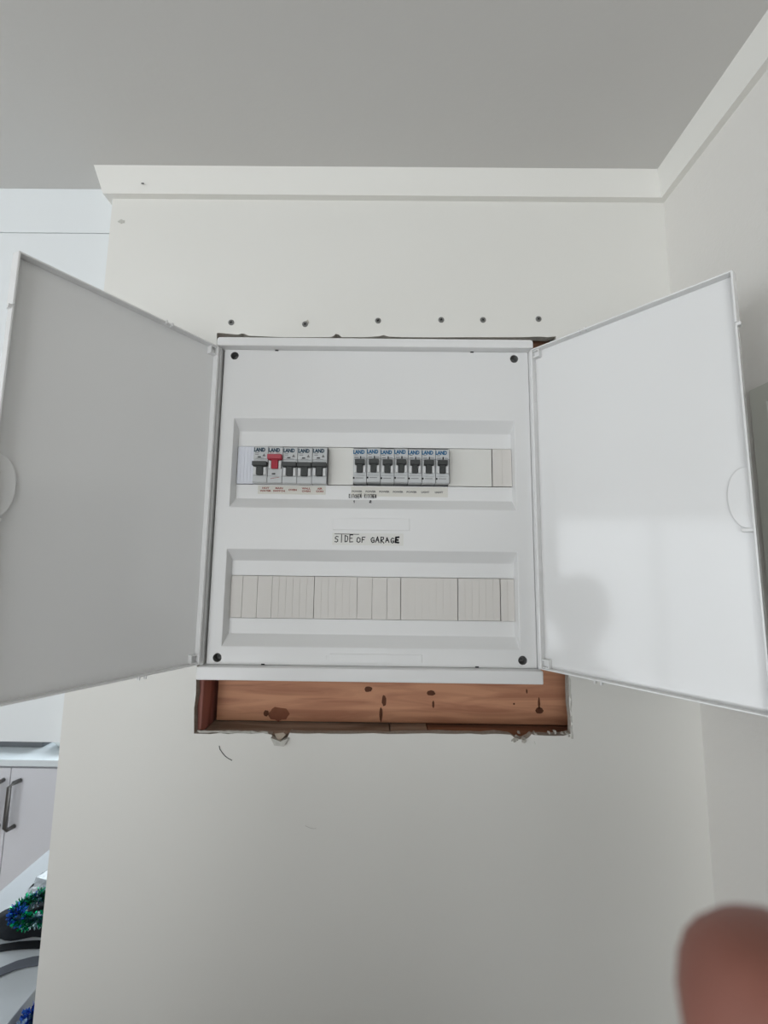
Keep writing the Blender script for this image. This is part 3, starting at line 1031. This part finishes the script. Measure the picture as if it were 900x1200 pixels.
bgm = bmesh.new()
bmesh.ops.create_icosphere(bgm, subdivisions=4, radius=1.0)
for v in bgm.verts:
    x, y, z = v.co
    wob = 1 + 0.10 * math.sin(5 * x + 3 * y) + 0.07 * math.sin(9 * y - 4 * z)
    v.co = Vector((x * 0.105 * wob, y * 0.062 * wob, max(-0.0, z * 0.030 * wob)))
bag = bm_object(bgm, 'cloth_bag', 'bag')
bag.location = (-0.925, 1.245, 0.9003)
for p in bag.data.polygons:
    p.use_smooth = True
tag(bag, 'crumpled black cloth bag lying on the narrow bench', 'bag')
# clear grey wrap behind the garland
wpm = bmesh.new()
bmesh.ops.create_icosphere(wpm, subdivisions=3, radius=1.0)
for v in wpm.verts:
    x, y, z = v.co
    wob = 1 + 0.13 * math.sin(7 * x + 2 * y) + 0.1 * math.sin(8 * y + 5 * z)
    v.co = Vector((x * 0.075 * wob, y * 0.062 * wob, max(0.0, z * 0.020 * wob)))
wrap = bm_object(wpm, 'plastic_wrap', 'bag_clear')
wrap.location = (-0.975, 1.385, 0.9003)
tag(wrap, 'crumpled grey plastic wrap behind the green and blue garland', 'wrap')


def band(name, pts, wd, mat, label, cat):
    o = MB().ribbon(pts, wd, 0.002, (0.25, 1, 0)).build(name, mat, smooth=False)
    return tag(o, label, cat)


band('webbing_strap', [(-1.02, 1.138, 0.9015), (-0.9495, 1.161, 0.9020), (-0.9155, 1.167, 0.9030), (-0.8807, 1.171, 0.9025), (-0.80, 1.176, 0.9015)], 0.022, 'strap_black',
     'black webbing strap in front of the black bag', 'strap')
band('webbing_strap', [(-0.96, 1.050, 0.9015), (-0.92, 1.075, 0.9025), (-0.8950, 1.098, 0.9030), (-0.870, 1.116, 0.9030), (-0.845, 1.126, 0.9025), (-0.79, 1.136, 0.9015)], 0.026, 'strap_grey',
     'grey webbing strap lying on the white bench', 'strap')


def tinsel(name, path, rad, n, cols, label):
    """garland: thin core and a fuzz of foil strips"""
    root = empty(name, path[0])
    o0 = Vector(path[0])
    tag(root, label, 'tinsel')
    P = [Vector(p) - o0 for p in path]
    MB().tube(P, rad * 0.45, 6).build('core', 'tinsel_core', root)
    rng = random.Random(n)
    sets = [MB() for _ in cols]
    for k in range(n):
        t = rng.random() * (len(P) - 1.001)
        i = int(t)
        c = P[i].lerp(P[i + 1], t - i)
        d = Vector((rng.gauss(0, 1), rng.gauss(0, 1), rng.gauss(0, 1))).normalized()
        q = d.cross(Vector((rng.gauss(0, 1), rng.gauss(0, 1), rng.gauss(0, 1)))).normalized()
        L = rad * rng.uniform(0.7, 1.15)
        wv = rad * 0.085
        band_ = int((t / len(P) * 9 + rng.gauss(0, 0.35))) % len(cols) if rng.random() > 0.15 else rng.randrange(len(cols))
        mb = sets[band_]
        s0 = len(mb.v)
        a, e = c + d * rad * 0.3, c + d * L
        m_ = (a + e) / 2 + q * wv
        mb.v += [tuple(a - q * wv), tuple(a + q * wv), tuple(e + q * wv + Vector((0, 0, -0.1 * rad))), tuple(e - q * wv)]
        mb.f.append((s0, s0 + 1, s0 + 2, s0 + 3))
        mb.mi.append(0)
    for mb, cl in zip(sets, cols):
        o = mb.build('foil_strips', cl, root)
        o['kind'] = 'stuff'
    return root


ring = []
for k in range(33):
    a = 2 * math.pi * k / 32
    ring.append((-0.902 + 0.050 * math.cos(a), 1.219 + 0.046 * math.sin(a), 0.955 + 0.003 * math.sin(2 * a)))
tinsel('tinsel_garland', ring, 0.0195, 2400, ['tinsel_green', 'tinsel_blue', 'tinsel_green', 'tinsel_silver'], 'ring of shiny green and blue tinsel on the black bag')
drape = [(-0.786, 1.06 - 0.02 * k, 0.900 - 0.016 * abs(k - 3) + 0.004) for k in range(9)]
drape = [(-0.746 + 0.004 * math.sin(k), 1.02 - 0.018 * k, 0.888 - 0.006 * k) for k in range(9)]
tinsel('tinsel_garland', drape, 0.028, 1500, ['tinsel_blue', 'tinsel_silver', 'tinsel_blue'], 'blue and silver tinsel hanging at the bench edge, bottom left corner')


# ------------------------------------------------------------------ the hand whose fingertip pokes into view
ZK = [1.0]            # standing height factor applied about the floor


def zmap(p):
    return Vector((p[0], p[1], (CAM_Z + p[2]) * ZK[0] - CAM_Z))


_ico = {}


def ico(sd):
    if sd not in _ico:
        t = bmesh.new()
        bmesh.ops.create_icosphere(t, subdivisions=sd, radius=1.0)
        _ico[sd] = ([tuple(v.co) for v in t.verts], [tuple(v.index for v in f.verts) for f in t.faces])
        t.free()
    return _ico[sd]


def capsule(mb, a, b_, ra, rb, n=7, sd=2):
    """chain of overlapping balls from a to b, welded later into one skin by the remesh"""
    a, b_ = zmap(a), zmap(b_)
    vs, fs = ico(sd)
    for k in range(n + 1):
        t = k / n
        c = a.lerp(b_, t)
        r = ra + (rb - ra) * t
        o = len(mb.v)
        mb.v += [(c.x + r * x, c.y + r * y, c.z + r * z) for x, y, z in vs]
        mb.f += [(i + o, j + o, l + o) for i, j, l in fs]
    mb.mi = [0] * len(mb.f)


def raw(mb, name, mat, parent=None):
    me = bpy.data.meshes.new(name)
    me.from_pydata(mb.v, [], mb.f)
    me.materials.append(M[mat])
    o = bpy.data.objects.new(name, me)
    COL.objects.link(o)
    if parent is not None:
        o.parent = parent
    return o


CH_ = Vector((0, 0, CAM_Z))
fingers = {   # joints from tip to knuckle, relative to the lens
    'index': ([(0.0352, 0.0415, -0.0397), (0.0390, 0.0400, -0.0620), (0.0480, 0.0300, -0.0830), (0.0580, -0.0060, -0.1020)], [0.0089, 0.0094, 0.0098, 0.0108]),
    'middle': ([(0.0420, 0.0350, -0.0960), (0.0480, 0.0330, -0.1080), (0.0600, 0.0180, -0.1180), (0.0720, -0.0200, -0.1180)], [0.0078, 0.0088, 0.0095, 0.0108]),
    'ring': ([(0.0500, 0.0300, -0.1180), (0.0580, 0.0260, -0.1280), (0.0700, 0.0080, -0.1360), (0.0830, -0.0300, -0.1330)], [0.0075, 0.0083, 0.0090, 0.0104]),
    'little': ([(0.0640, 0.0180, -0.1400), (0.0700, 0.0140, -0.1480), (0.0800, -0.0040, -0.1520), (0.0920, -0.0380, -0.1480)], [0.0066, 0.0072, 0.0080, 0.0095]),
    'thumb': ([(0.0120, -0.0420, -0.0900), (0.0260, -0.0480, -0.1050), (0.0460, -0.0600, -0.1250), (0.0700, -0.0720, -0.1500)], [0.0088, 0.0098, 0.0108, 0.0125]),
}
hb = MB()
for nm, (js, rs) in fingers.items():
    for a, b_, ra, rb in zip(js, js[1:], rs, rs[1:]):
        capsule(hb, a, b_, ra, rb, 14, 3)
wrist = (0.1080, -0.0950, -0.2050)
for nm in ('index', 'middle', 'ring', 'little', 'thumb'):
    js, rs = fingers[nm]
    capsule(hb, js[-1], wrist, rs[-1] * 1.1, 0.020, 10)
for p_, q_ in (('index', 'middle'), ('middle', 'ring'), ('ring', 'little')):
    capsule(hb, fingers[p_][0][-1], fingers[q_][0][-1], 0.0112, 0.0112, 4)
# the rest of the photographer stands behind the lens, out of view, and shades the lower wall


def left_arm_down(b_, SHx, ELx, WRx, sgn):
    capsule(b_, SHx, ELx, 0.052, 0.042, 14)
    capsule(b_, ELx, WRx, 0.040, 0.026, 12)
    for dx, dz, ln, rr in ((0.030, -0.085, 0.062, .0085), (0.010, -0.092, 0.070, .009), (-0.010, -0.090, 0.066, .0088), (-0.028, -0.080, 0.052, .0078)):
        k0 = Vector(WRx) + Vector((dx * 0.4 * sgn, 0.03, dz))
        capsule(b_, WRx, k0, 0.022, 0.013, 6)
        k1 = k0 + Vector((dx * 0.3 * sgn, 0.012, -ln * 0.55))
        capsule(b_, k0, k1, rr * 1.15, rr, 4)
        capsule(b_, k1, k1 + Vector((0, 0.022, -ln * 0.42)), rr, rr * 0.85, 4)
    t0 = Vector(WRx) + Vector((0.030 * sgn, 0.035, -0.035))
    capsule(b_, WRx, t0, 0.020, 0.013, 4)
    capsule(b_, t0, t0 + Vector((0.014 * sgn, 0.028, -0.045)), 0.0115, 0.009, 5)


def trunk(b_, PX, PY, SHa, SHb):
    NK, HD = (PX, PY + 0.01, -0.330), (PX, PY + 0.05, -0.185)
    capsule(b_, (PX, PY, -0.42), NK, 0.070, 0.055, 4)
    capsule(b_, NK, (PX, PY + 0.03, -0.23), 0.055, 0.058, 4)
    capsule(b_, HD, (PX, PY + 0.035, -0.145), 0.078, 0.085, 4)
    capsule(b_, (PX, PY + 0.075, -0.245), HD, 0.040, 0.066, 5)                        # jaw
    capsule(b_, (PX, PY + 0.125, -0.175), (PX, PY + 0.145, -0.205), 0.009, 0.014, 3)  # nose
    for sgn in (-1, 1):
        capsule(b_, (PX + 0.082 * sgn, PY + 0.03, -0.165), (PX + 0.080 * sgn, PY + 0.035, -0.210), 0.014, 0.010, 3)  # ears
    capsule(b_, SHa, SHb, 0.060, 0.060, 14)
    capsule(b_, (PX, PY, -0.47), (PX, PY, -0.80), 0.130, 0.125, 8)
    for sgn in (-1, 1):
        capsule(b_, (PX + .075 * sgn, PY, -0.48), (PX + .07 * sgn, PY, -0.90), 0.105, 0.105, 8)
        hip, kn, an = (PX + .09 * sgn, PY, -0.93), (PX + .10 * sgn, PY + .01, -1.38), (PX + .105 * sgn, PY - .02, -1.79)
        capsule(b_, hip, kn, 0.088, 0.058, 16)
        capsule(b_, kn, an, 0.056, 0.036, 16)
        capsule(b_, an, (an[0] + 0.01 * sgn, an[1] + 0.15, -1.842), 0.034, 0.026, 8)


def voxel(o, size, it):
    r_ = o.modifiers.new('remesh', 'REMESH')
    r_.mode = 'VOXEL'
    r_.voxel_size = size
    r_.use_smooth_shade = True
    s_ = o.modifiers.new('smooth', 'SMOOTH')
    s_.factor = 0.5
    s_.iterations = it
    return o


def garment(name, caps, mat, parent):
    g = MB()
    for a, b_, ra, rb, n_ in caps:
        capsule(g, a, b_, ra, rb, n_)
    return voxel(raw(g, name, mat, parent), 0.009, 5)


def dress(o, PX, PY, arms, top, legs):
    caps = []
    for SHx, ELx, WRx in arms:
        caps += [(tuple(Vector(ELx).lerp(Vector(WRx), 0.35)), ELx, 0.050, 0.054, 6), (ELx, SHx, 0.056, 0.066, 12)]
    caps += [(arms[0][0], arms[1][0], 0.074, 0.074, 12), ((PX, PY, -0.46), (PX, PY, -0.90), 0.148, 0.145, 10)]
    tr = []
    for sgn in (-1, 1):
        caps.append(((PX + .08 * sgn, PY, -0.48), (PX + .08 * sgn, PY, -0.92), 0.122, 0.125, 10))
        tr += [((PX + .09 * sgn, PY, -0.90), (PX + .10 * sgn, PY + .01, -1.38), 0.110, 0.078, 14),
               ((PX + .10 * sgn, PY + .01, -1.38), (PX + .105 * sgn, PY - .015, -1.765), 0.076, 0.062, 12)]
        garment('shoe', [((PX + .105 * sgn, PY - .035, -1.820), (PX + .118 * sgn, PY + .145, -1.830), 0.047, 0.037, 8)], 'strap_black', o)
        bme = bmesh.new()
        bmesh.ops.create_icosphere(bme, subdivisions=2, radius=0.0115, matrix=Matrix.Translation(zmap((PX + 0.031 * sgn, PY + 0.119, -0.165))))
        bm_object(bme, 'eye', 'ceramic', o)
    garment('jumper', caps, top, o)
    garment('trousers', tr, legs, o)
    garment('hair', [((PX, PY + 0.010, -0.135), (PX, PY + 0.045, -0.120), 0.092, 0.086, 4), ((PX, PY - 0.005, -0.215), (PX, PY, -0.140), 0.070, 0.090, 4)], 'hair', o)
    mz = zmap((0, 0, -0.231)).z
    MB().box(PX - .024, PX + .024, PY + .108, PY + .1185, mz - .0025, mz + .0025).build('mouth', 'lips', o, bevel=0.002)


PX, PY = -0.20, -0.15
EL = (0.170, -0.220, -0.430)
SH, SH2 = (PX + 0.185, PY - 0.02, -0.400), (PX - 0.185, PY - 0.02, -0.400)
EL2, WR2 = (PX - 0.26, PY + 0.02, -0.690), (PX - 0.24, PY + 0.10, -0.930)
ZK[0] = 0.925
wrist = (wrist[0], wrist[1], (CAM_Z + wrist[2]) / ZK[0] - CAM_Z)
capsule(hb, wrist, EL, 0.026, 0.040, 12)
capsule(hb, EL, SH, 0.042, 0.052, 14)
left_arm_down(hb, SH2, EL2, WR2, 1)
trunk(hb, PX, PY, SH, SH2)
hand = voxel(raw(hb, 'person', 'skin'), 0.0030, 6)
hand.location = CH_
tag(hand, 'photographer holding the camera, only a blurred fingertip showing at bottom right', 'person')
dress(hand, PX, PY, [(SH, EL, wrist), (SH2, EL2, WR2)], 'jumper', 'trousers')

ZK[0] = 1.0
# a second person stands to the left, out of view, and is mirrored in the glossy right door
ob_ = MB()
A = [((-0.185, -0.02, -0.40), (-0.25, -0.02, -0.69), (-0.24, 0.06, -0.93)), ((0.185, -0.02, -0.40), (0.25, -0.02, -0.69), (0.24, 0.06, -0.93))]
left_arm_down(ob_, *A[0], 1)
left_arm_down(ob_, *A[1], -1)
trunk(ob_, 0, 0, A[0][0], A[1][0])
onlooker = voxel(raw(ob_, 'person', 'skin'), 0.005, 4)
onlooker.location = (-0.92, 0.12, 1.87)
onlooker.rotation_euler = (0, 0, math.radians(168))
tag(onlooker, 'person standing at left, seen only as a dim reflection in the right door', 'person')
dress(onlooker, 0, 0, A, 'jumper', 'trousers')
